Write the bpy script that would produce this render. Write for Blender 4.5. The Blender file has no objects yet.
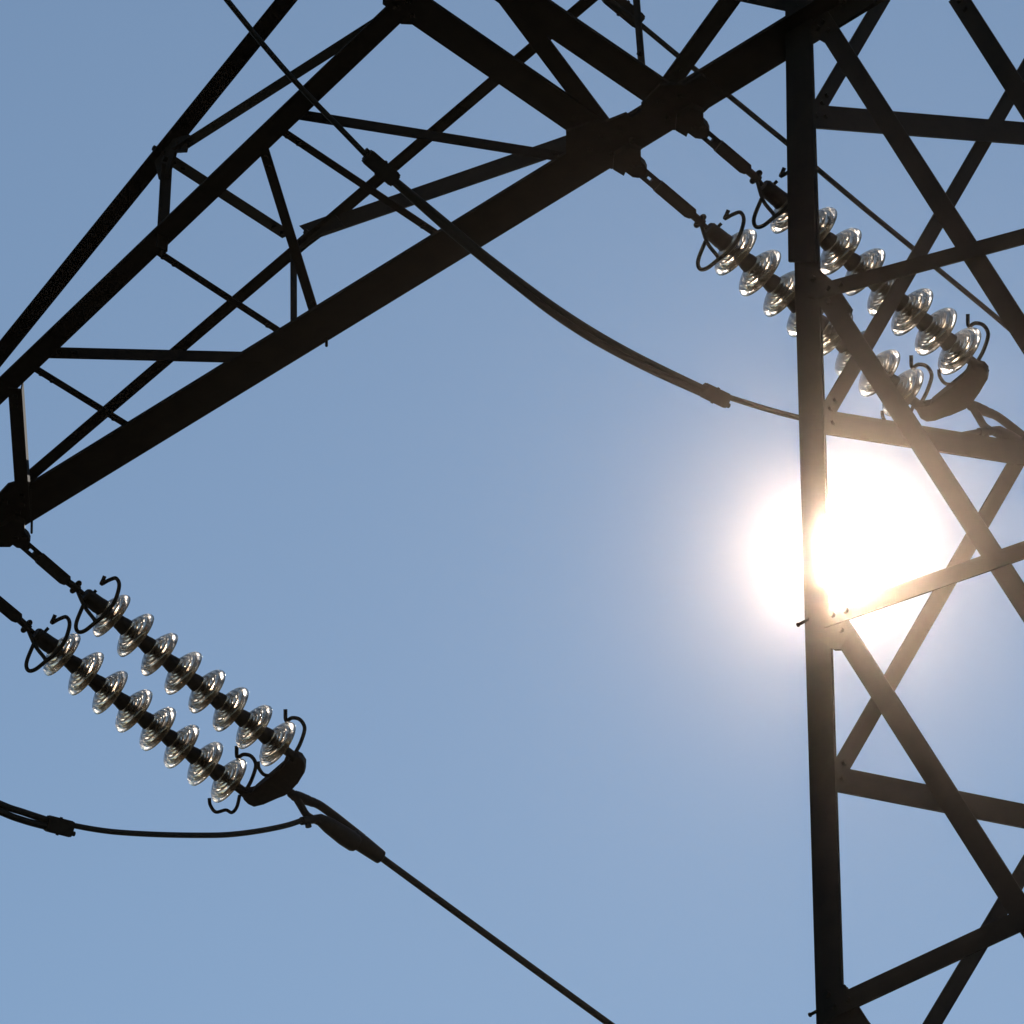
import bpy, bmesh, math, random
from mathutils import Vector, Matrix
random.seed(4)
C = bpy.context.scene.collection
scn = bpy.context.scene
V = Vector

# ------------------------------------------------------------------ camera, sky, sun, exposure
PITCH = math.radians(36.5)
FPX = 5450.0                                   # focal length in pixels of the 1024 px frame
EYE = V((0.0, 0.0, 1.6))
cf, sf = math.cos(PITCH), math.sin(PITCH)
FWD, UP, RIGHT = V((0, cf, sf)), V((0, -sf, cf)), V((1, 0, 0))
def ray(x, y): return FWD + RIGHT * ((x - 512) / FPX) + UP * ((512 - y) / FPX)

cam = bpy.data.cameras.new('camera')
cam.sensor_width = 36.0
cam.lens = FPX / 1024 * 36.0
cam.clip_start, cam.clip_end = 0.1, 5000.0
camo = bpy.data.objects.new('camera', cam)
camo.location = EYE
camo.rotation_euler = (math.pi / 2 + PITCH, 0, 0)
C.objects.link(camo)
scn.camera = camo

SUN = ray(842, 553).normalized()               # direction towards the sun
SUN_EL = math.asin(SUN.z)
SUN_AZ = math.atan2(SUN.x, SUN.y)              # clockwise from +Y
world = bpy.data.worlds.new('World')
scn.world = world
world.use_nodes = True
nt = world.node_tree
bg = nt.nodes['Background']
sky = nt.nodes.new('ShaderNodeTexSky')
sky.sky_type = 'NISHITA'
sky.sun_disc = False
sky.sun_elevation = SUN_EL
sky.sun_rotation = SUN_AZ
sky.altitude = 0
sky.air_density = 1.0
sky.dust_density = 0.042
sky.ozone_density = 0.1
tint = nt.nodes.new('ShaderNodeMix'); tint.data_type = 'RGBA'; tint.blend_type = 'MULTIPLY'
tint.inputs[0].default_value = 1.0
tint.inputs[7].default_value = (0.935, 1.03, 1.03, 1)      # the sky's own slightly teal blue
nt.links.new(sky.outputs[0], tint.inputs[6])
nt.links.new(tint.outputs[2], bg.inputs[0])
bg.inputs[1].default_value = 0.14

sl = bpy.data.lights.new('sun', 'SUN')
sl.energy = 2.2
sl.angle = math.radians(0.5)
sl.color = (1.0, 0.93, 0.84)
so = bpy.data.objects.new('sun', sl)
so.rotation_euler = (-SUN).to_track_quat('-Z', 'Y').to_euler()
so.location = (0, 0, 60)
C.objects.link(so)

scn.view_settings.view_transform = 'Standard'
scn.view_settings.look = 'None'
scn.view_settings.gamma = 1.0
scn.view_settings.exposure = -0.62
scn.cycles.max_bounces = 16
scn.cycles.transmission_bounces = 14
scn.cycles.glossy_bounces = 6
scn.cycles.sample_clamp_indirect = 300.0
scn.cycles.blur_glossy = 0.0

# ------------------------------------------------------------------ materials
def mat(name):
    m = bpy.data.materials.new(name); m.use_nodes = True
    return m, m.node_tree.nodes, m.node_tree.links, m.node_tree.nodes['Principled BSDF']
def mottled(name, a, b, scale, rough=0.6, metallic=0.0, bump=0.0, coord='Object', spec=0.5):
    m, n, l, p = mat(name)
    tc = n.new('ShaderNodeTexCoord')
    t = n.new('ShaderNodeTexNoise'); t.inputs['Scale'].default_value = scale; t.inputs['Detail'].default_value = 8
    t.inputs['Roughness'].default_value = 0.65
    r = n.new('ShaderNodeValToRGB')
    r.color_ramp.elements[0].position, r.color_ramp.elements[1].position = 0.35, 0.7
    r.color_ramp.elements[0].color, r.color_ramp.elements[1].color = (*a, 1), (*b, 1)
    l.new(tc.outputs[coord], t.inputs['Vector']); l.new(t.outputs['Fac'], r.inputs[0]); l.new(r.outputs[0], p.inputs['Base Color'])
    p.inputs['Roughness'].default_value = rough; p.inputs['Metallic'].default_value = metallic
    p.inputs['Specular IOR Level'].default_value = spec
    if bump:
        bp = n.new('ShaderNodeBump'); bp.inputs['Strength'].default_value = bump; bp.inputs['Distance'].default_value = 0.003
        l.new(t.outputs['Fac'], bp.inputs['Height']); l.new(bp.outputs[0], p.inputs['Normal'])
    return m
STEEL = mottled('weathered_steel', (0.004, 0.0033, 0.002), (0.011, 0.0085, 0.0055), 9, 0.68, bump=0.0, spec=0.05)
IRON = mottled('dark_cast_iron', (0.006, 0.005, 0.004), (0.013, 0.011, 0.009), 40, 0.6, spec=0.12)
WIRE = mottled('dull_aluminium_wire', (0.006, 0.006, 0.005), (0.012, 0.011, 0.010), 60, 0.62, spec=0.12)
GROUND = mottled('dry_meadow', (0.03, 0.028, 0.012), (0.09, 0.068, 0.034), 0.6, 0.95, coord='Object', spec=0.1)
GLASS, _n, _l, _p = mat('toughened_glass')         # clear glass under a thin, patchy film of dust
_p.inputs['Base Color'].default_value = (0.66, 0.54, 0.43, 1)
_p.inputs['Transmission Weight'].default_value = 1.0
_p.inputs['IOR'].default_value = 1.52
_p.inputs['Roughness'].default_value = 0.0
_d = _n.new('ShaderNodeBsdfPrincipled')
_d.inputs['Base Color'].default_value = (1.0, 0.91, 0.80, 1)
_d.inputs['Transmission Weight'].default_value = 1.0
_d.inputs['IOR'].default_value = 1.52
_d.inputs['Roughness'].default_value = 0.27
_t = _n.new('ShaderNodeTexNoise'); _t.inputs['Scale'].default_value = 22; _t.inputs['Detail'].default_value = 5
_c = _n.new('ShaderNodeTexCoord'); _l.new(_c.outputs['Object'], _t.inputs['Vector'])
_r = _n.new('ShaderNodeMapRange'); _r.inputs['From Min'].default_value = 0.45; _r.inputs['From Max'].default_value = 0.62
_r.inputs['To Min'].default_value = 0.02; _r.inputs['To Max'].default_value = 0.6
_l.new(_t.outputs['Fac'], _r.inputs['Value'])
_m = _n.new('ShaderNodeMixShader'); _l.new(_r.outputs[0], _m.inputs[0]); _l.new(_p.outputs[0], _m.inputs[1]); _l.new(_d.outputs[0], _m.inputs[2])
_l.new(_m.outputs[0], _n['Material Output'].inputs['Surface'])
GLARE_HAZE = bpy.data.materials.new('glare_volume'); GLARE_HAZE.use_nodes = True
hn = GLARE_HAZE.node_tree.nodes
for q in list(hn): hn.remove(q)
ho = hn.new('ShaderNodeOutputMaterial')
hadd = hn.new('ShaderNodeAddShader')
for i, (dens, g, col) in enumerate(((7.4e-5, 0.985, (1.0, 0.61, 0.44, 1)), (1.7e-4, 0.998, (1.0, 0.84, 0.66, 1)))):
    hv = hn.new('ShaderNodeVolumePrincipled')        # two forward-scattering lobes, added to imitate lens glare round the sun
    hv.inputs['Color'].default_value = col
    hv.inputs['Density'].default_value = dens
    hv.inputs['Anisotropy'].default_value = g
    GLARE_HAZE.node_tree.links.new(hv.outputs[0], hadd.inputs[i])
GLARE_HAZE.node_tree.links.new(hadd.outputs[0], ho.inputs['Volume'])

# ------------------------------------------------------------------ mesh helpers
def empty(name, loc, parent=None):
    o = bpy.data.objects.new(name, None); C.objects.link(o)
    o.empty_display_size = 0.2
    o.location = loc
    if parent: child(o, parent)
    return o
def wmat(o):
    m = o.matrix_basis.copy()
    return (wmat(o.parent) @ o.matrix_parent_inverse @ m) if o.parent else m
def child(o, parent):
    o.parent = parent
    o.matrix_parent_inverse = wmat(parent).inverted()
def link(name, bm, m, parent=None, smooth=False):
    me = bpy.data.meshes.new(name)
    bmesh.ops.recalc_face_normals(bm, faces=bm.faces)
    bm.to_mesh(me); bm.free()
    me.materials.append(m)
    if smooth:
        for f in me.polygons: f.use_smooth = True
        try: me.set_sharp_from_angle(angle=math.radians(40))
        except Exception: pass
    o = bpy.data.objects.new(name, me); C.objects.link(o)
    if parent: child(o, parent)
    return o
def tag(o, label, cat, group=None):
    o['label'] = label; o['category'] = cat
    if group: o['group'] = group
    return o
def recenter(o):
    """put a world-built mesh's origin at its own centre"""
    me = o.data
    c = sum((v.co for v in me.vertices), V()) / len(me.vertices)
    me.transform(Matrix.Translation(-c))
    o.location = o.location + c
    return o

def prism(bm, pts2, a, b, o, w, lo, hi):
    """extrude a 2-D outline (a,b axes at o) along w from lo to hi"""
    n = len(pts2)
    v0 = [bm.verts.new(o + a * x + b * y + w * lo) for x, y in pts2]
    v1 = [bm.verts.new(o + a * x + b * y + w * hi) for x, y in pts2]
    bm.faces.new(v0); bm.faces.new(v1[::-1])
    for i in range(n):
        j = (i + 1) % n
        bm.faces.new((v0[i], v0[j], v1[j], v1[i]))
def plate(bm, pts, n, th):
    """plate with 3-D outline pts, thickness th centred on the outline"""
    h = n.normalized() * (th / 2)
    v0 = [bm.verts.new(p - h) for p in pts]; v1 = [bm.verts.new(p + h) for p in pts]
    bm.faces.new(v0); bm.faces.new(v1[::-1])
    for i in range(len(pts)):
        j = (i + 1) % len(pts)
        bm.faces.new((v0[i], v0[j], v1[j], v1[i]))
def frame(d):
    d = d.normalized()
    a = d.cross(V((0, 0, 1)) if abs(d.z) < 0.9 else V((1, 0, 0))).normalized()
    return a, d.cross(a).normalized()
def rod(bm, p, q, r, seg=10, r2=None):
    d = q - p; a, b = frame(d)
    r2 = r if r2 is None else r2
    A = [bm.verts.new(p + (a * math.cos(t) + b * math.sin(t)) * r) for t in [2 * math.pi * k / seg for k in range(seg)]]
    B = [bm.verts.new(q + (a * math.cos(t) + b * math.sin(t)) * r2) for t in [2 * math.pi * k / seg for k in range(seg)]]
    bm.faces.new(A[::-1]); bm.faces.new(B)
    for i in range(seg):
        j = (i + 1) % seg
        bm.faces.new((A[i], A[j], B[j], B[i]))
def spline(pts, sub=8):
    P = [pts[0] * 2 - pts[1]] + list(pts) + [pts[-1] * 2 - pts[-2]]
    out = []
    for i in range(1, len(P) - 2):
        p0, p1, p2, p3 = P[i - 1:i + 3]
        for k in range(sub):
            t = k / sub
            out.append(0.5 * (2 * p1 + (p2 - p0) * t + (2 * p0 - 5 * p1 + 4 * p2 - p3) * t * t + (3 * p1 - p0 - 3 * p2 + p3) * t ** 3))
    out.append(P[-2].copy())
    return out
def tube(bm, pts, rad, seg=10, flat=None):
    """sweep a circle along pts (parallel transport); rad may be a list"""
    n = len(pts)
    if not isinstance(rad, (list, tuple)): rad = [rad] * n
    T = [(pts[min(i + 1, n - 1)] - pts[max(i - 1, 0)]).normalized() for i in range(n)]
    a, b = frame(T[0]); rings = []
    for i in range(n):
        a = (a - T[i] * a.dot(T[i])).normalized(); b = T[i].cross(a)
        rings.append([bm.verts.new(pts[i] + (a * math.cos(t) + b * math.sin(t)) * rad[i]) for t in [2 * math.pi * k / seg for k in range(seg)]])
    bm.faces.new(rings[0][::-1]); bm.faces.new(rings[-1])
    for i in range(n - 1):
        for k in range(seg):
            j = (k + 1) % seg
            bm.faces.new((rings[i][k], rings[i][j], rings[i + 1][j], rings[i + 1][k]))
def lathe(bm, prof, seg=48, close=False):
    """revolve (r, z) about z"""
    rings = []
    for r, z in prof:
        if r < 1e-6: rings.append([bm.verts.new((0, 0, z))])
        else: rings.append([bm.verts.new((r * math.cos(2 * math.pi * k / seg), r * math.sin(2 * math.pi * k / seg), z)) for k in range(seg)])
    m = len(rings)
    for i in range(m if close else m - 1):
        A, B = rings[i], rings[(i + 1) % m]
        for k in range(seg):
            j = (k + 1) % seg
            if len(A) == 1 and len(B) == 1: continue
            if len(A) == 1: bm.faces.new((A[0], B[k], B[j]))
            elif len(B) == 1: bm.faces.new((A[k], A[j], B[0]))
            else: bm.faces.new((A[k], A[j], B[j], B[k]))

# ------------------------------------------------------------------ the planes the pylon is laid out on
def hit(x, y, p, n):
    r = ray(x, y)
    return EYE + r * ((p - EYE).dot(n) / r.dot(n))
Z = V((0, 0, 1))
REF = EYE + ray(635, 165) * 24.0               # where the middle pair of strings hangs from the arm
class Plane:
    def __init__(s, p, n): s.p, s.n = p, n.normalized()
    def __call__(s, x, y): return hit(x, y, s.p, s.n)
    def off(s, d): return Plane(s.p + s.n * d, s.n)
BOT = Plane(REF, Z)                            # the arm's level underside
ARM = (BOT(100, 461.5) - BOT(700, 93)).normalized()      # from the body out to the tip
LINE = V((-ARM.y, ARM.x, 0)); LINE = LINE if LINE.y > 0 else -LINE   # along the wires, away from the camera
SPAN = Matrix.Rotation(math.radians(-6), 3, 'Z') @ LINE   # the wires' own bearing, a few degrees off square
VA = Plane(BOT(400, 278), ARM.cross(Z))        # upright side of the arm over the far chord
dB = BOT(0, 391.7) - BOT(400, 9)
VB = Plane(BOT(200, 200.3), dB.cross(Z))       # upright side over the near chord
LEG_T, LEG_B = VA(798.3, 0), VA(829.5, 1024)
LEGD = (LEG_T - LEG_B).normalized()
FACE_A = Plane(LEG_T, LEGD.cross(ARM))         # body face in line with the arm
FACE_L = Plane(LEG_T, LEGD.cross(LINE))        # body face along the wires
def px2m(p, px): return px * (p - EYE).dot(FWD) / FPX

NB = [0]
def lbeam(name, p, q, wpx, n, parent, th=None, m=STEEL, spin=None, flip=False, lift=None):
    """rolled steel angle from p to q that reads wpx pixels wide from the camera; n = normal of the plane it is bolted to"""
    NB[0] += 1
    u = (q - p).normalized(); mid = (p + q) / 2; v = (mid - EYE).normalized()
    ph = u.cross(v).normalized()
    q1 = n.cross(u).normalized(); q2 = u.cross(q1).normalized()
    if spin is not None:
        a = (spin - u * spin.dot(u)).normalized(); b = u.cross(a).normalized()
    else:
        a, b = (q1, q2) if abs(q1.dot(ph)) >= abs(q2.dot(ph)) else (q2, q1)
    if a.dot(ph) < 0 and spin is None: a = -a
    if b.dot(v) < 0: b = -b                    # second flange points away from the camera
    w = px2m(mid, wpx) / abs(a.dot(ph))
    t = th or max(0.006, min(0.014, w * 0.1))
    w2 = w * (0.4 if name in ('slender_diagonal', 'level_strut') else 0.85)
    right = b.dot(a if spin is not None else ph) < 0
    if flip: right = not right
    e = 1 if right else -1
    if spin is not None: e = 1
    pts = [(-e * w / 2, 0), (e * w / 2, 0), (e * w / 2, w2), (e * (w / 2 - t), w2), (e * (w / 2 - t), t), (-e * w / 2, t)]
    bm = bmesh.new()
    o = b * ((NB[0] % 9) * 0.0013 if lift is None else lift)
    L = (q - p).length
    prism(bm, pts, a, b, p + o, u, 0, L)
    if L > 0.6:                                # bolt heads near both ends
        for s in (0.05, 0.12, L - 0.05, L - 0.12):
            c = p + o + u * s
            rod(bm, c + b * t, c - b * 0.014, 0.012, 6)
    return recenter(link(name, bm, m, parent))

def gusset(name, plane, pix, parent, th=0.014, bolts=(), d=0.0, m=STEEL):
    pl = plane.off(d)
    bm = bmesh.new()
    plate(bm, [pl(x, y) for x, y in pix], pl.n, th)
    for x, y in bolts:
        c = pl(x, y); rod(bm, c - pl.n * 0.026, c + pl.n * 0.026, 0.014, 6)
    return recenter(link(name, bm, m, parent))

# ------------------------------------------------------------------ ground and air
bm = bmesh.new()
for i in range(41):
    for j in range(41):
        x, y = (i - 20) * 15.0, (j - 20) * 15.0
        r = math.hypot(x, y)
        bm.verts.new((x, y, 0.25 * math.sin(x * .05 + 1) * math.sin(y * .043) if r > 30 else 0))
bm.verts.ensure_lookup_table()
for i in range(40):
    for j in range(40):
        a = i * 41 + j
        bm.faces.new([bm.verts[k] for k in (a, a + 41, a + 42, a + 1)])
g = link('ground', bm, GROUND, None, True); g['kind'] = 'structure'
TOP = 20.6
bm = bmesh.new()
bmesh.ops.create_cube(bm, size=1, matrix=Matrix.Translation((0, 0, (TOP - 1.3) / 2)) @ Matrix.Diagonal((630, 630, TOP + 1.3, 1)))
hz = link('glare_haze', bm, GLARE_HAZE); hz['kind'] = 'stuff'  # added box of scattering air, there only to make the sun's glare

# ------------------------------------------------------------------ the pylon
def ground_of(p, d): return p + d * ((-0.2 - p.z) / d.z)
foot = ground_of(LEG_B, LEGD)
pylon = tag(empty('lattice_pylon', V((foot.x, foot.y, 0))), 'tall dark steel lattice pylon with a long crossarm reaching left', 'pylon')
body = empty('tower_body', pylon.location, pylon)
arm = empty('crossarm', REF.copy(), pylon)

# body: the corner leg, two more legs just outside the picture, and the lattice of the two faces between them
legtop = LEG_T + LEGD * ((20.3 - LEG_T.z) / LEGD.z)
lbeam('leg', foot, legtop, 28.2, -FACE_L.n, body, th=0.014, lift=0)
XR = 1250
legs = []
for FACE in (FACE_L, FACE_A):
    p, q = FACE(XR, 0), FACE(XR + 40, 1024)
    dd = (p - q).normalized()
    lbeam('leg', ground_of(q, dd), p + dd * ((20.3 - p.z) / dd.z), 27, FACE.n, body, th=0.014, lift=0)
def ext(x0, y0, x1, y1, X):
    return (X, y0 + (y1 - y0) * (X - x0) / (x1 - x0))
def fb(name, plane, x0, y0, x1, y1, w, X=XR, d=0.0):
    pl = plane.off(d)
    e = ext(x0, y0, x1, y1, X)
    lbeam(name, pl(x0, y0), pl(*e), w, pl.n, body)
SA = 1 if FACE_A.n.dot(FWD) < 0 else -1
SL = 1 if FACE_L.n.dot(FWD) < 0 else -1
# face along the wires: level struts and slender diagonals
for x0, y0, x1, y1, w in ((810, 115, 1030, 132.8, 21.5), (816, 419.3, 1035, 454.3, 22), (824, 775, 1035, 816.7, 23)):
    fb('level_strut', FACE_L, x0, y0, x1, y1, w, d=-0.03 * SL)
for x0, y0, x1, y1, w, X in ((820, 108, 886, -4, 14, 915), (828, 414, 1024, 75, 14.3, 1100), (834, 780, 1030, 440, 15.5, 1190), (846, 1170, 1035, 853, 15.7, 1190)):
    fb('slender_diagonal', FACE_L, x0, y0, x1, y1, w, X=X, d=-0.06 * SL)
# face in line with the arm: broad diagonals and rising struts
for x0, y0, x1, y1, w in ((819, 16, 1014, 320, 21), (955, -6, 1040, 127, 20.6), (818, 286, 1040, 629, 20.8), (830, 613, 1040, 943, 23.4), (836, 991, 890, 1076, 21)):
    fb('broad_diagonal', FACE_A, x0, y0, x1, y1, w, X=1190, d=0.025 * SA)
for x0, y0, x1, y1, w in ((818, 290, 1035, 231.5, 15), (822, 618, 1035, 544, 16.5), (824, 1011, 1035, 913, 19.6)):
    fb('rising_strut', FACE_A, x0, y0, x1, y1, w, d=0.05 * SA)
gusset('gusset_plate', FACE_A, [(790, -30), (880, -30), (874, 4), (838.5, 27.5), (829, 40), (823, 42), (818, 39), (811, 44), (790, 22)], body, d=0.012 * SA, bolts=[(800, 10), (820, 8), (845, 4), (820, 30)])
gusset('gusset_plate', FACE_A, [(806, 262), (822, 272), (834, 282), (852, 309), (848, 322), (838, 314), (822, 300), (806, 296)], body, d=0.012 * SA, bolts=[(815, 280), (826, 290)])
gusset('gusset_plate', FACE_A, [(812, 606), (836, 612), (850, 634), (842, 650), (834, 650), (814, 636)], body, d=0.012 * SA)
gusset('gusset_plate', FACE_A, [(818, 976), (843, 984), (847, 987), (852, 1001), (872, 1026), (860, 1040), (820, 1024)], body, d=0.012 * SA, bolts=[(830, 996), (846, 1004)])
gusset('splice_plate', FACE_A, [(785.5, -20), (811.5, -20), (816, 262), (789, 262)], body, th=0.01, d=0.03 * SA)
for y in (619, 1009):
    c = FACE_A(798.3 + .0305 * y - 8, y); q = FACE_A(798.3 + .0305 * y - 18.5, y + 5.5)
    bm = bmesh.new(); rod(bm, c, q, 0.0065, 8); rod(bm, q, q + (q - c).normalized() * 0.006, 0.009, 8)
    recenter(link('step_bolt', bm, STEEL, body))

# crossarm
def ab(name, p1, x0, y0, p2, x1, y1, w, n=None, **k):
    lbeam(name, p1(x0, y0), p2(x1, y1), w, n or p1.n, arm, **k)
ab('lower_chord', BOT, -170, 626.5, BOT, 893, -26, 34, th=0.016, lift=0)
ab('lower_chord', BOT, -130, 516, BOT, 432, -21.5, 20, lift=0)
ab('upper_chord', VB, -130, 516, VB, 352, -80, 16.6)
ab('upper_chord', VA, -20, 520, VA, 688, -83, 11)
ab('cross_beam', BOT, 396, -1, BOT, 592, 134, 29.5, th=0.016, lift=0.02)
ab('cross_beam', BOT, 420, -65, BOT, 692, 120.4, 29.5, th=0.016, lift=0.02)
b2 = BOT.off(0.03)
ab('brace', b2, 470, -49, b2, 606, 132, 18.4)
ab('brace', VA, 302, 233, VA, 632, 119, 15)
ab('brace', b2, 298, 114, b2, 582, 159.5, 9.4)
ab('brace', b2, 48, 352, b2, 262, 357.2, 10.6)
ab('strut', b2, 155, 251, b2, 286, 336.5, 6)
ab('strut', b2, 279, 130, b2, 441, 238, 6.8)
ab('strut', b2, 33, 368.5, b2, 132, 429.5, 6)
ab('brace', BOT.off(0.05), 263.5, 150, BOT.off(0.05), 316, 320, 9.8)
ab('hanger', VA, 295.2, 252, VA, 295.4, 330, 5.8)
ab('hanger', VB, 168, 164, VB, 163.3, 248, 11)
ab('strut', VB, 168, 160.5, VA, 288, 238, 10, n=Z)
ab('brace', VB, 176, 151, VB, 392, 13, 9.2)
ab('hanger', VA, 631, -60, VA, 641.8, 74, 6.3)
ab('brace', VA, 800, -95, VA, 664, 93, 18)
ab('brace', VA, 735, -6, VA, 800, 8, 11)
_p, _q = BOT(15.8, 384), BOT(24, 505)
_v = (EYE - (_p + _q) / 2).normalized()
lbeam('tip_strut', _p, _q, 13.5, Z, arm, spin=(_v + SUN).normalized() if (_v + SUN).normalized().dot(RIGHT) > 0 else -(_v + SUN).normalized(), lift=-0.03)
# gussets, hanger brackets at the string attachments
lo = BOT.off(-0.02)
gusset('gusset_plate', lo, [(383, -6), (384, 3), (386.5, 6), (401, 23), (425, 24), (432, 0), (420, -16), (395, -20)], arm, bolts=[(396, 6), (408, 0), (412, 14)])
gusset('gusset_plate', lo, [(566, 131), (590, 122), (606, 121), (626, 113), (631.5, 117), (642, 109), (660, 118), (640.5, 149.5), (612, 168), (585, 160), (566, 158)], arm, bolts=[(600, 135), (620, 128), (590, 148), (612, 152), (632, 138)])
gusset('gusset_plate', lo, [(641.2, 103.5), (660, 84), (684, 84), (702, 74), (724, 92), (704.5, 111), (675, 129), (655, 128), (641.5, 116)], arm, bolts=[(660, 100), (680, 94), (668, 116), (690, 108)])
gusset('gusset_plate', VA, [(300, 226.5), (306.5, 232.8), (296, 242), (302, 250), (321.5, 235.3), (345, 227), (335, 214)], arm, bolts=[(309, 234), (320, 228)])
gusset('gusset_plate', VB, [(155, 160), (170, 140), (190, 135), (186, 152), (176, 152.5), (168, 178), (160, 180)], arm, bolts=[(158, 150), (168, 160), (180, 146)])
gusset('gusset_plate', lo, [(-18, 512), (8, 484), (15, 482), (31, 488), (31, 520), (23.5, 526), (23, 536), (10, 546), (-3, 546), (-40, 570), (-60, 560)], arm, bolts=[(5, 500), (18, 510), (2, 525), (18, 530), (-20, 550)])
bm = bmesh.new(); c = BOT(31.8, 520); rod(bm, c, BOT(31.6, 533), 0.006, 6); recenter(link('bolt', bm, STEEL, arm))
bm = bmesh.new(); c = VB(157.5, 148.5); rod(bm, VB(165, 155), c, 0.009, 6); recenter(link('bolt', bm, STEEL, arm))
bm = bmesh.new(); rod(bm, BOT(326.5, 338), BOT(326.5, 346), 0.007, 6); recenter(link('bolt', bm, STEEL, arm))

# ------------------------------------------------------------------ insulator strings
def shed_mesh():
    """toughened glass shed: smooth domed top towards the cap (-z), ribbed underside (+z)"""
    prof = [(0.0345, -0.045), (0.05, -0.042), (0.068, -0.034), (0.09, -0.023), (0.108, -0.012), (0.120, -0.002), (0.1262, 0.008), (0.1282, 0.016), (0.1268, 0.0215), (0.123, 0.022), (0.118, 0.014),
            (0.112, 0.003), (0.1045, -0.001), (0.1015, 0.018), (0.098, 0.0235), (0.0945, 0.018), (0.091, -0.004), (0.085, -0.008), (0.0795, -0.009), (0.0772, 0.016), (0.074, 0.022), (0.0705, 0.016), (0.067, -0.012),
            (0.060, -0.016), (0.0555, -0.017), (0.0525, 0.006), (0.0495, 0.011), (0.0465, 0.005), (0.0435, -0.015), (0.0345, -0.018)]
    prof = [(p.x, p.y) for p in spline([V((r, z, 0)) for r, z in prof], 3)]
    bm = bmesh.new(); lathe(bm, prof, 80, close=True)
    bmesh.ops.recalc_face_normals(bm, faces=bm.faces)
    me = bpy.data.meshes.new('glass_shed'); bm.to_mesh(me); bm.free()
    for f in me.polygons: f.use_smooth = True
    me.materials.append(GLASS)
    return me
def cap_mesh():
    bm = bmesh.new()
    lathe(bm, [(0, -0.112), (0.020, -0.112), (0.029, -0.108), (0.036, -0.098), (0.038, -0.08), (0.0405, -0.07), (0.0425, -0.055), (0.0435, -0.048), (0.0435, -0.0465),
               (0.0335, -0.0465), (0.0335, -0.010), (0.0325, -0.006), (0.031, 0.022), (0.024, 0.03), (0.016, 0.034), (0.016, 0.050), (0.027, 0.053), (0.027, 0.066), (0, 0.066)], 28)
    bmesh.ops.recalc_face_normals(bm, faces=bm.faces)
    me = bpy.data.meshes.new('metal_cap'); bm.to_mesh(me); bm.free()
    for f in me.polygons: f.use_smooth = True
    me.set_sharp_from_angle(angle=math.radians(35))
    me.materials.append(IRON)
    return me
SHED, CAP = shed_mesh(), cap_mesh()

def along(d, up=Z):
    d = d.normalized(); x = up.cross(d).normalized(); y = d.cross(x)
    return Matrix((x, y, d)).transposed().to_4x4()

HEAD_HORN = [(-33.8, -22.2), (-26.5, -8.5), (-32.5, 6.2), (-33.6, 13.8), (-30.8, 18), (-24.5, 16.5), (-15.5, 9.5), (-3.5, -.5), (5, -12.5), (9.6, -28), (6.6, -35.6), (-0.4, -34), (-8, -30), (-6.5, -34), (-4.8, -38)]
HEAD_DEPTH = [0, -.08, -.11, -.12, -.12, -.12, -.13, -.13, -.12, -.1, -.08, -.06, -.05, -.05, -.05]
HEAD_STRAY = [(-34.5, -24), (-25, -7.5), (-16, 4.5), (-14.5, 7.5)]
TAIL_HORN = [(20, 10), (24.7, 1), (28.8, -11.5), (28, -18), (23.5, -23.3), (16.5, -24.5), (10.5, -22), (9.8, -33.2)]
TAIL_LOW = [(12, 14), (8, 22), (-2.5, 31.8), (-11, 32.5), (-16.5, 26), (-17.5, 19)]
TAIL_LOW2 = [(13, 16), (10, 28), (5, 33.5), (-1, 31), (-11, 33), (-16.5, 26), (-17.5, 19)]

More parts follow.
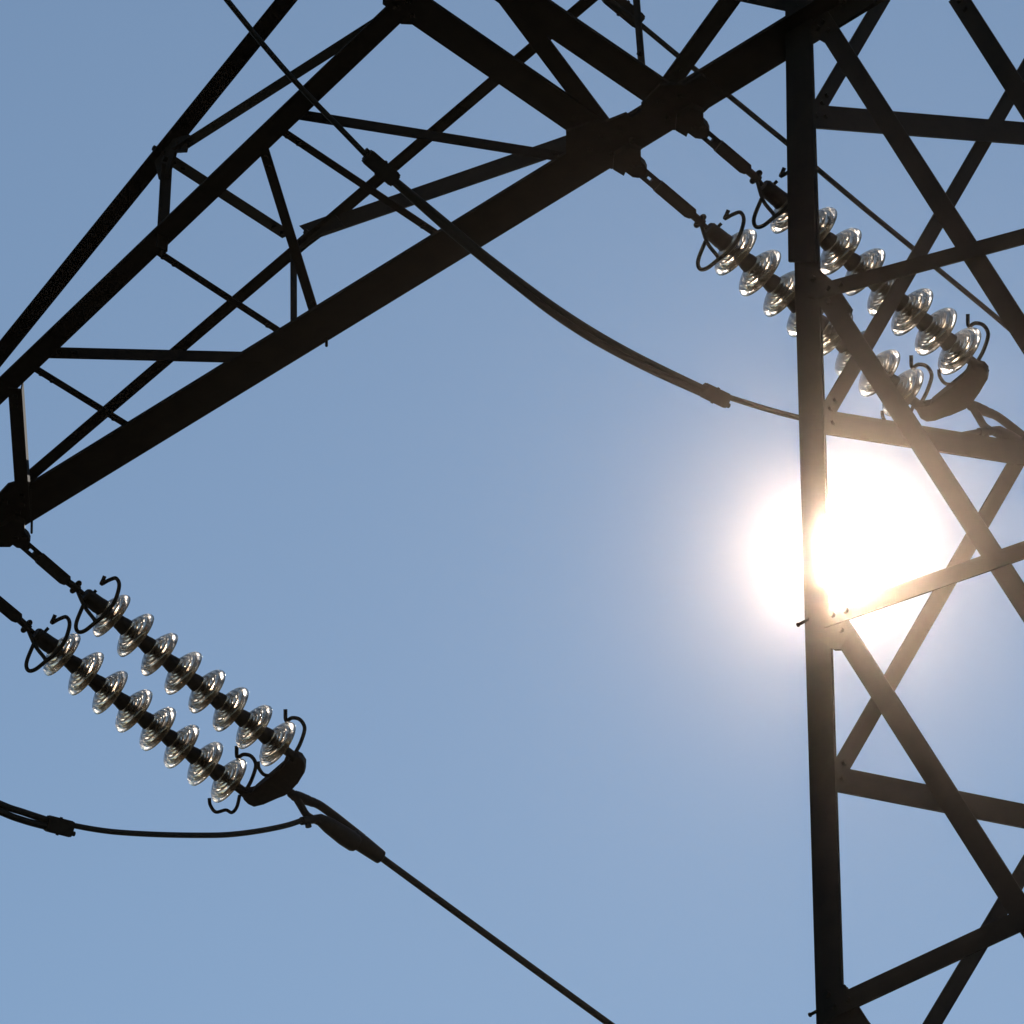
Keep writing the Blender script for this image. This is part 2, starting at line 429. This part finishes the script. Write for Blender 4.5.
def string(label, at, knot, thick0, thick1, p1, p8, sag, sc, low, head_spike):
    A = BOT(*at)
    pl = Plane(A, SPAN.cross(Z))
    t = tag(empty('insulator_string', A), label, 'insulator', 'strings of glass insulator discs')
    K = pl(*knot)
    # tension link: eye bar with a hole, then the round-ended adjustable bar
    bm = bmesh.new()
    a0, a1, a2 = A, pl(*thick0), pl(*thick1)
    d = (a2 - a1).normalized()
    s = d.cross(pl.n).normalized()
    # the bar's faces lie square to the camera-facing direction
    vv = (a1 - EYE).normalized(); s = d.cross(vv).normalized(); w = s.cross(d)
    wn, wt = px2m(a1, 5.5 * sc), px2m(a1, 6.3 * sc)
    L = (a1 - a0).dot(d)
    # narrow bar built as two cheeks round a pin hole
    hb = px2m(a1, 2.2)
    def bx(z0, z1, x0, x1, h):
        prism(bm, [(z0, x0), (z1, x0), (z1, x1), (z0, x1)], d, s, a1, w, -h, h)
    bx(-L, -0.062, -wn, wn, 0.014)
    bx(-0.062, -0.034, hb * .55, wn, 0.014); bx(-0.062, -0.034, -wn, -hb * .55, 0.014)
    bx(-0.034, 0.01, -wn, wn, 0.014)
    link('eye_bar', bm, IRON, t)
    bm = bmesh.new()
    Lt = (a2 - a1).length
    pts = [(0, -wt * .8), (0.012, -wt), (Lt - 0.03, -wt), (Lt - .008, -wt * .75), (Lt, -wt * .3), (Lt, wt * .6), (Lt - .012, wt), (0.012, wt), (0, wt * .8)]
    prism(bm, pts, d, s, a1, w, -0.024, 0.024)
    link('link_bar', bm, IRON, t)
    # clevis: cross pin with round heads
    bm = bmesh.new()
    rod(bm, a2 - d * .01, K + d * 0.02, px2m(K, 3.8 * sc), 12)
    rod(bm, K - s * px2m(K, 4.6 * sc) + d * .0, K + s * px2m(K, 4.6 * sc), px2m(K, 3.2 * sc), 10)
    for e in (-1, 1):
        bmesh.ops.create_icosphere(bm, subdivisions=2, radius=px2m(K, 3.1 * sc), matrix=Matrix.Translation(K + s * e * px2m(K, 4.9 * sc)))
    D1, D8 = pl(*p1), pl(*p8)
    ax = (D8 - D1).normalized()
    H = D1 - ax * 0.165                      # where the first cap begins
    rod(bm, K, H, px2m(K, 2.3 * sc), 10)
    link('clevis', bm, IRON, t, True)
    # big adapter socket before the first disc
    bm = bmesh.new(); r = px2m(K, 8.8 * sc)
    rod(bm, H + ax * 0.015, H + ax * 0.09, r * .92, 20, r); rod(bm, H + ax * .004, H + ax * 0.015, r * .75, 20, r * .92)
    rod(bm, H + ax * .09, H + ax * 0.122, r, 20, r * .9)
    c = H + ax * 0.035
    up = (-ax.cross(vv)).normalized(); up = up if up.dot(UP) > 0 else -up
    rod(bm, c, c + up * (r + px2m(K, head_spike)) + ax * px2m(K, head_spike * .3), px2m(K, 1.7), 8)
    link('socket', bm, IRON, t, True)
    # eight discs on a slightly slack line
    n = 8
    P = []
    for i in range(n):
        f = i / (n - 1)
        P.append(D1.lerp(D8, f) - Z * sag * 4 * f * (1 - f))
    for i in range(n):
        tg = (P[min(i + 1, n - 1)] - P[max(i - 1, 0)]).normalized()
        o = bpy.data.objects.new('glass_shed', SHED); C.objects.link(o)
        M = Matrix.Translation(P[i]) @ along(tg) @ Matrix.Rotation(random.uniform(0, 6), 4, 'Z') @ Matrix.Rotation(math.radians(random.uniform(0, 1.6)), 4, 'X') @ Matrix.Rotation(random.uniform(0, 6), 4, 'Z')
        o.matrix_basis = M; child(o, t)
        k = bpy.data.objects.new('metal_cap', CAP); C.objects.link(k)
        k.matrix_basis = M; child(k, o)
    # arcing horns at both ends
    dep = lambda p: (p - EYE).dot(FWD)
    def at_px(base, q, dx, dy, dd): return EYE + ray(base[0] + dx * sc, base[1] + dy * sc) * (dep(q) + dd)
    bm = bmesh.new(); rr = px2m(D1, 2.05)
    pts = [at_px(p1, D1, x, y, z) for (x, y), z in zip(HEAD_HORN, HEAD_DEPTH)]
    pts[0] = K.copy()
    tube(bm, spline(pts[1:], 6), rr, 8)
    st = [at_px(p1, D1, x, y, z) for (x, y), z in zip(HEAD_STRAY, (0, -.08, -.12, -.13))]; st[0] = K.copy()
    tube(bm, spline(st, 4), rr, 8)
    link('arcing_horn', bm, IRON, t, True)
    bm = bmesh.new()
    tube(bm, spline([at_px(p8, D8, x, y, .06) for x, y in TAIL_HORN], 7), rr, 8)
    tube(bm, spline([at_px(p8, D8, x, y, .03) for x, y in low], 7), rr * .92, 8)
    E1 = D8 + ax * 0.05
    link('arcing_horn', bm, IRON, t, True)
    bm = bmesh.new(); e = D8 + ax * 0.12
    rod(bm, D8 + ax * 0.02, e, px2m(D8, 4.2 * sc), 14, px2m(D8, 4.8 * sc))
    rod(bm, e - s * px2m(D8, 5 * sc), e + s * px2m(D8, 5 * sc), px2m(D8, 3.6 * sc), 12)
    rod(bm, e, e + ax * 0.06, px2m(D8, 4.5 * sc), 14)
    link('socket', bm, IRON, t, True)
    return t, pl, D8, ax

S_R1 = string('lower of the two glass insulator strings behind the pylon leg, nearer the sun glare', (638, 168), (700, 221), (657, 185), (692.5, 215), (733.6, 250.3), (900.8, 390.5), 0.006, 1.06, TAIL_LOW, 3.5)
S_R2 = string('upper of the two glass insulator strings behind the pylon leg', (697, 127), (756, 177), (717.5, 145), (747.5, 170.5), (789.5, 208), (957.4, 349.2), 0.006, 1.06, TAIL_LOW, 3.5)
S_L1 = string('sparkling glass insulator string below the crossarm tip, the upper of that pair', (22, 541), (75.8, 587), (38.5, 557), (67.5, 582), (109.6, 614), (275.6, 742.4), 0.012, 1.0, TAIL_LOW, 1.8)
S_L2 = string('glass insulator string below the crossarm tip, the lower one, cut by the left edge', (-27, 574), (26.6, 626.3), (-10.5, 595), (19, 619.5), (60, 652.8), (226.8, 779), 0.012, 1.0, TAIL_LOW2, 4.2)

# hanger brackets where the strings meet the arm
def bracket(x, y, k=1.0):
    pts = [(-25, -1), (-14.2, 5.3), (-12.5, 1.5), (-5.4, 6.7), (0, 7.4), (6, 6), (9, -.5), (7, -5), (3, -9), (2.8, -18.6), (-8, -24), (-24, -14)]
    gusset('hanger_bracket', BOT.off(-0.05), [(x + a * k, y + b * k) for a, b in pts], arm, th=0.03, bolts=[(x - 6, y - 4), (x + 2, y - 4)])
bracket(638, 168); bracket(700.5, 129); bracket(22, 539, .95); bracket(-27, 569)

# ------------------------------------------------------------------ yokes, dead-end clamps, wires
def yoke(label, pix, S1, S2):
    d = (S1[3] + S2[3]).normalized(); o = (S1[2] - S2[2]).normalized()
    n = d.cross(o).normalized()
    P = Plane(S1[2] + d * 0.12, n)
    bm = bmesh.new()
    plate(bm, [P(x, y) for x, y in pix], n, 0.045)
    bmesh.ops.bevel(bm, geom=bm.edges[:], offset=0.008, segments=2, affect='EDGES', profile=0.6)
    y = recenter(link('yoke_plate', bm, IRON, None))
    tag(y, label, 'yoke plate', 'yoke plates joining the string pairs')
    return P
ylL = [(210, 570), (222, 560), (270, 568), (282, 548), (440, 425), (448, 408), (470, 385), (497, 375), (522, 388), (542, 420), (540, 462), (505, 515), (470, 556), (440, 576), (330, 625), (280, 637), (248, 622), (228, 598)]
ylR = [(325, 640), (345, 632), (385, 645), (425, 640), (432, 615), (640, 462), (655, 430), (670, 390), (715, 370), (770, 385), (795, 415), (796, 465), (745, 545), (690, 622), (655, 655), (560, 692), (460, 730), (405, 736), (365, 715)]
PL_L = yoke('dark yoke plate joining the two strings at the lower left', [(200 + x / 5.12, 680 + y / 5.12) for x, y in ylL], S_L1, S_L2)
PL_R = yoke('dark yoke plate at the right edge above the sun glare', [(864 + x / 6.4, 304 + y / 6.4) for x, y in ylR], S_R2, S_R1)

def clamp(label, P, fx, wire_to, wlabel):
    """fx maps the outline traced on the left clamp to pixels"""
    o0 = P(*fx(480, 590))
    pl = Plane(o0, SPAN.cross(Z))
    t = tag(empty('dead_end_clamp', o0), label, 'wire clamp', 'clamps ending the line wires')
    g = lambda x, y: pl(*fx(x, y))
    sc = (g(580, 590) - o0).length / (100 / 5.12 / FPX * (o0 - EYE).dot(FWD))
    pm = lambda px: px2m(o0, px / 5.12)
    bm = bmesh.new()       # eye and upper strap
    _sp = spline([g(448, 560), g(476, 588), g(510, 600), g(560, 620), g(610, 640), g(680, 690), g(760, 755), g(830, 812)], 5)
    tube(bm, _sp, [pm((20, 24, 28, 28, 27, 25, 23)[min(i // 3, 6)] + max(0, i - 24) * 0.35) for i in range(len(_sp))], 14)
    link('strap', bm, IRON, t, True)
    bm = bmesh.new()       # lower strap with the jumper lug
    tube(bm, spline([g(490, 600), g(520, 650), g(545, 690), g(580, 712), g(640, 740)], 5), pm(20), 12)
    rod(bm, g(545, 690), g(556, 752), pm(17), 10); rod(bm, g(520, 722), g(600, 712), pm(22), 12)
    link('jumper_lug', bm, IRON, t, True)
    bm = bmesh.new()
    tube(bm, [g(585, 705), g(610, 712), g(660, 745), g(740, 800), g(790, 832), g(800, 838)], [pm(x) for x in (16, 30, 42, 50, 50, 44)], 16)
    link('clamp_body', bm, IRON, t, True)
    bm = bmesh.new()
    tube(bm, [g(770, 800), g(780, 806), g(830, 838), g(915, 900), g(926, 908), g(930, 911)], [pm(x) for x in (34, 46, 46, 39, 37, 28)], 16)
    link('sleeve', bm, IRON, t, True)
    w0, w1 = g(925, 907), pl(*wire_to)
    d = w1 - w0
    far = [w0 + d * k + V((0, 0, -1)) * 0.0 for k in (0, .25, .5, .75, 1, 1.6, 2.6)]
    for i, k in enumerate((0, .25, .5, .75, 1, 1.6, 2.6)): far[i] = far[i] + Z * (0.006 * k * k)
    bm = bmesh.new(); tube(bm, spline(far, 6), px2m(w0, 3.7), 12)
    tag(link('line_wire', bm, WIRE, None, True), wlabel, 'wire', 'line wires leaving the clamps')
    return g, pl
gL, clL = clamp('forked wire clamp below the left yoke plate', PL_L, lambda x, y: (200 + x / 5.12, 680 + y / 5.12), (606, 1022.5), 'straight line wire running down to the bottom edge')
def fR(x, y):
    lx, ly = 200 + x / 5.12 - 293.75, 680 + y / 5.12 - 795.2
    return (970.5 + lx * 1.07, 405 + ly * 1.03 + 0.06 * lx)
gR, clR = clamp('forked wire clamp cut by the right edge, in front of the glare', PL_R, fR, (1320, 655), 'line wire leaving the right hand clamp, almost wholly outside the picture')

def cable(bm, pl, pix, r_px, sub=8, seg=10, push=0.0):
    pts = [pl(x, y) for x, y in pix]
    tube(bm, spline(pts, sub), px2m(pts[len(pts) // 2], r_px), seg)
def jumper(label, pl, thin_a, twin, twin_b, thin_b, sleeves, rthin=2.9, rtwin=3.7):
    root = pl(*twin[len(twin) // 2])
    t = tag(empty('jumper_cable', root), label, 'cable', 'slack jumper cables')
    if thin_a:
        bm = bmesh.new(); cable(bm, pl, thin_a, rthin); link('tail_cable', bm, WIRE, t, True)
    bm = bmesh.new(); cable(bm, pl, twin, rtwin); link('twin_cable', bm, WIRE, t, True)
    bm = bmesh.new(); cable(bm, pl.off(-0.012), twin_b, rtwin); link('twin_cable', bm, WIRE, t, True)
    if thin_b:
        bm = bmesh.new(); cable(bm, pl, thin_b, rthin); link('tail_cable', bm, WIRE, t, True)
    for (x0, y0, x1, y1, r, e) in sleeves:
        a, b = pl(x0, y0), pl(x1, y1); d = (b - a).normalized()
        vv = (a - EYE).normalized(); s = d.cross(vv).normalized(); w = s.cross(d)
        R, L = px2m(a, r), (b - a).length
        bm = bmesh.new()
        prism(bm, [(0, -R * .8), (L * .08, -R), (L * .92, -R), (L, -R * .8), (L, R * .8), (L * .92, R), (L * .08, R), (0, R * .8)], d, s, a - w * 0, w, -0.022, 0.022)
        bmesh.ops.bevel(bm, geom=bm.edges[:], offset=0.005, segments=2, affect='EDGES')
        # the cut end of the second cable sticks out
        c = (b if e > 0 else a) - s * R * .45 * (1 if e > 0 else -1)
        k = d * e
        rod(bm, c - k * .02, c + k * px2m(a, 4), px2m(a, 2.6), 10)
        bb = a.lerp(b, .5); rod(bm, bb - s * R * 1.12, bb + s * R * 1.12, px2m(a, 1.6), 6)
        link('sleeve', bm, IRON, t, True)
    return t
# left jumper
jumper('slack jumper cable with a doubled end at the lower left edge', clL,
       [(304, 819.6), (286, 825.5), (258.6, 831), (229, 834.6), (200, 835.3), (160, 834.6), (120, 832.4), (93.8, 829.2), (66, 824)],
       [(-290, 582), (-206, 668), (-130, 729), (-60, 776), (0, 804), (23.4, 812.3), (46.9, 820), (60, 823.5)],
       [(-290, 590), (-206, 676), (-130, 737), (-60, 784), (0, 811.5), (23.4, 820.3), (46.9, 826.6), (60, 829)], None,
       [(46.5, 823, 72, 829.5, 8.4, 1)])
# right jumper, passing under the arm
jumper('slack jumper cable hanging under the crossarm towards the sun', clR,
       [(983, 431), (940, 437), (880, 433), (838, 426), (798, 417.4), (763, 408), (725, 396)],
       [(382, 170), (395.5, 181), (426, 206), (456, 231), (481, 252), (523, 284), (557, 308.5), (591, 330.5), (625, 350), (661, 368.5), (710, 392)],
       [(378, 170), (390, 178.5), (421, 206), (451, 232.5), (477, 254), (519, 287.5), (553, 313.5), (587, 336), (621, 355), (657, 373), (706, 395)],
       [(373, 162), (366, 155), (337, 125), (316, 103.5), (288.5, 74), (263.5, 45), (252, 31), (227, 0), (205, -28)],
       [(366, 155, 396, 181, 8.2, -1), (703, 389.5, 727.5, 401.3, 7.8, 1)])
# a third one, farther away, from the far side of the arm
plZ = Plane(EYE + ray(640, 25) * 26.0, SPAN.cross(Z))
jumper('thin far jumper cable running behind the pylon leg from the top edge', plZ, None,
       [(520, -72), (560, -39), (590, -15), (612, 3), (634, 20)],
       [(523, -80), (563, -47), (593, -23), (616, -4), (637, 14)],
       [(630, 17), (642, 26), (679, 56.6), (697, 70.8), (731, 97.5), (764, 124.5), (788, 144), (815, 167), (865, 209), (915, 250), (934, 266), (985, 308), (1024, 341), (1100, 405)],
       [(606, -6, 640.5, 22.5, 8.6, 1)], rthin=2.7)
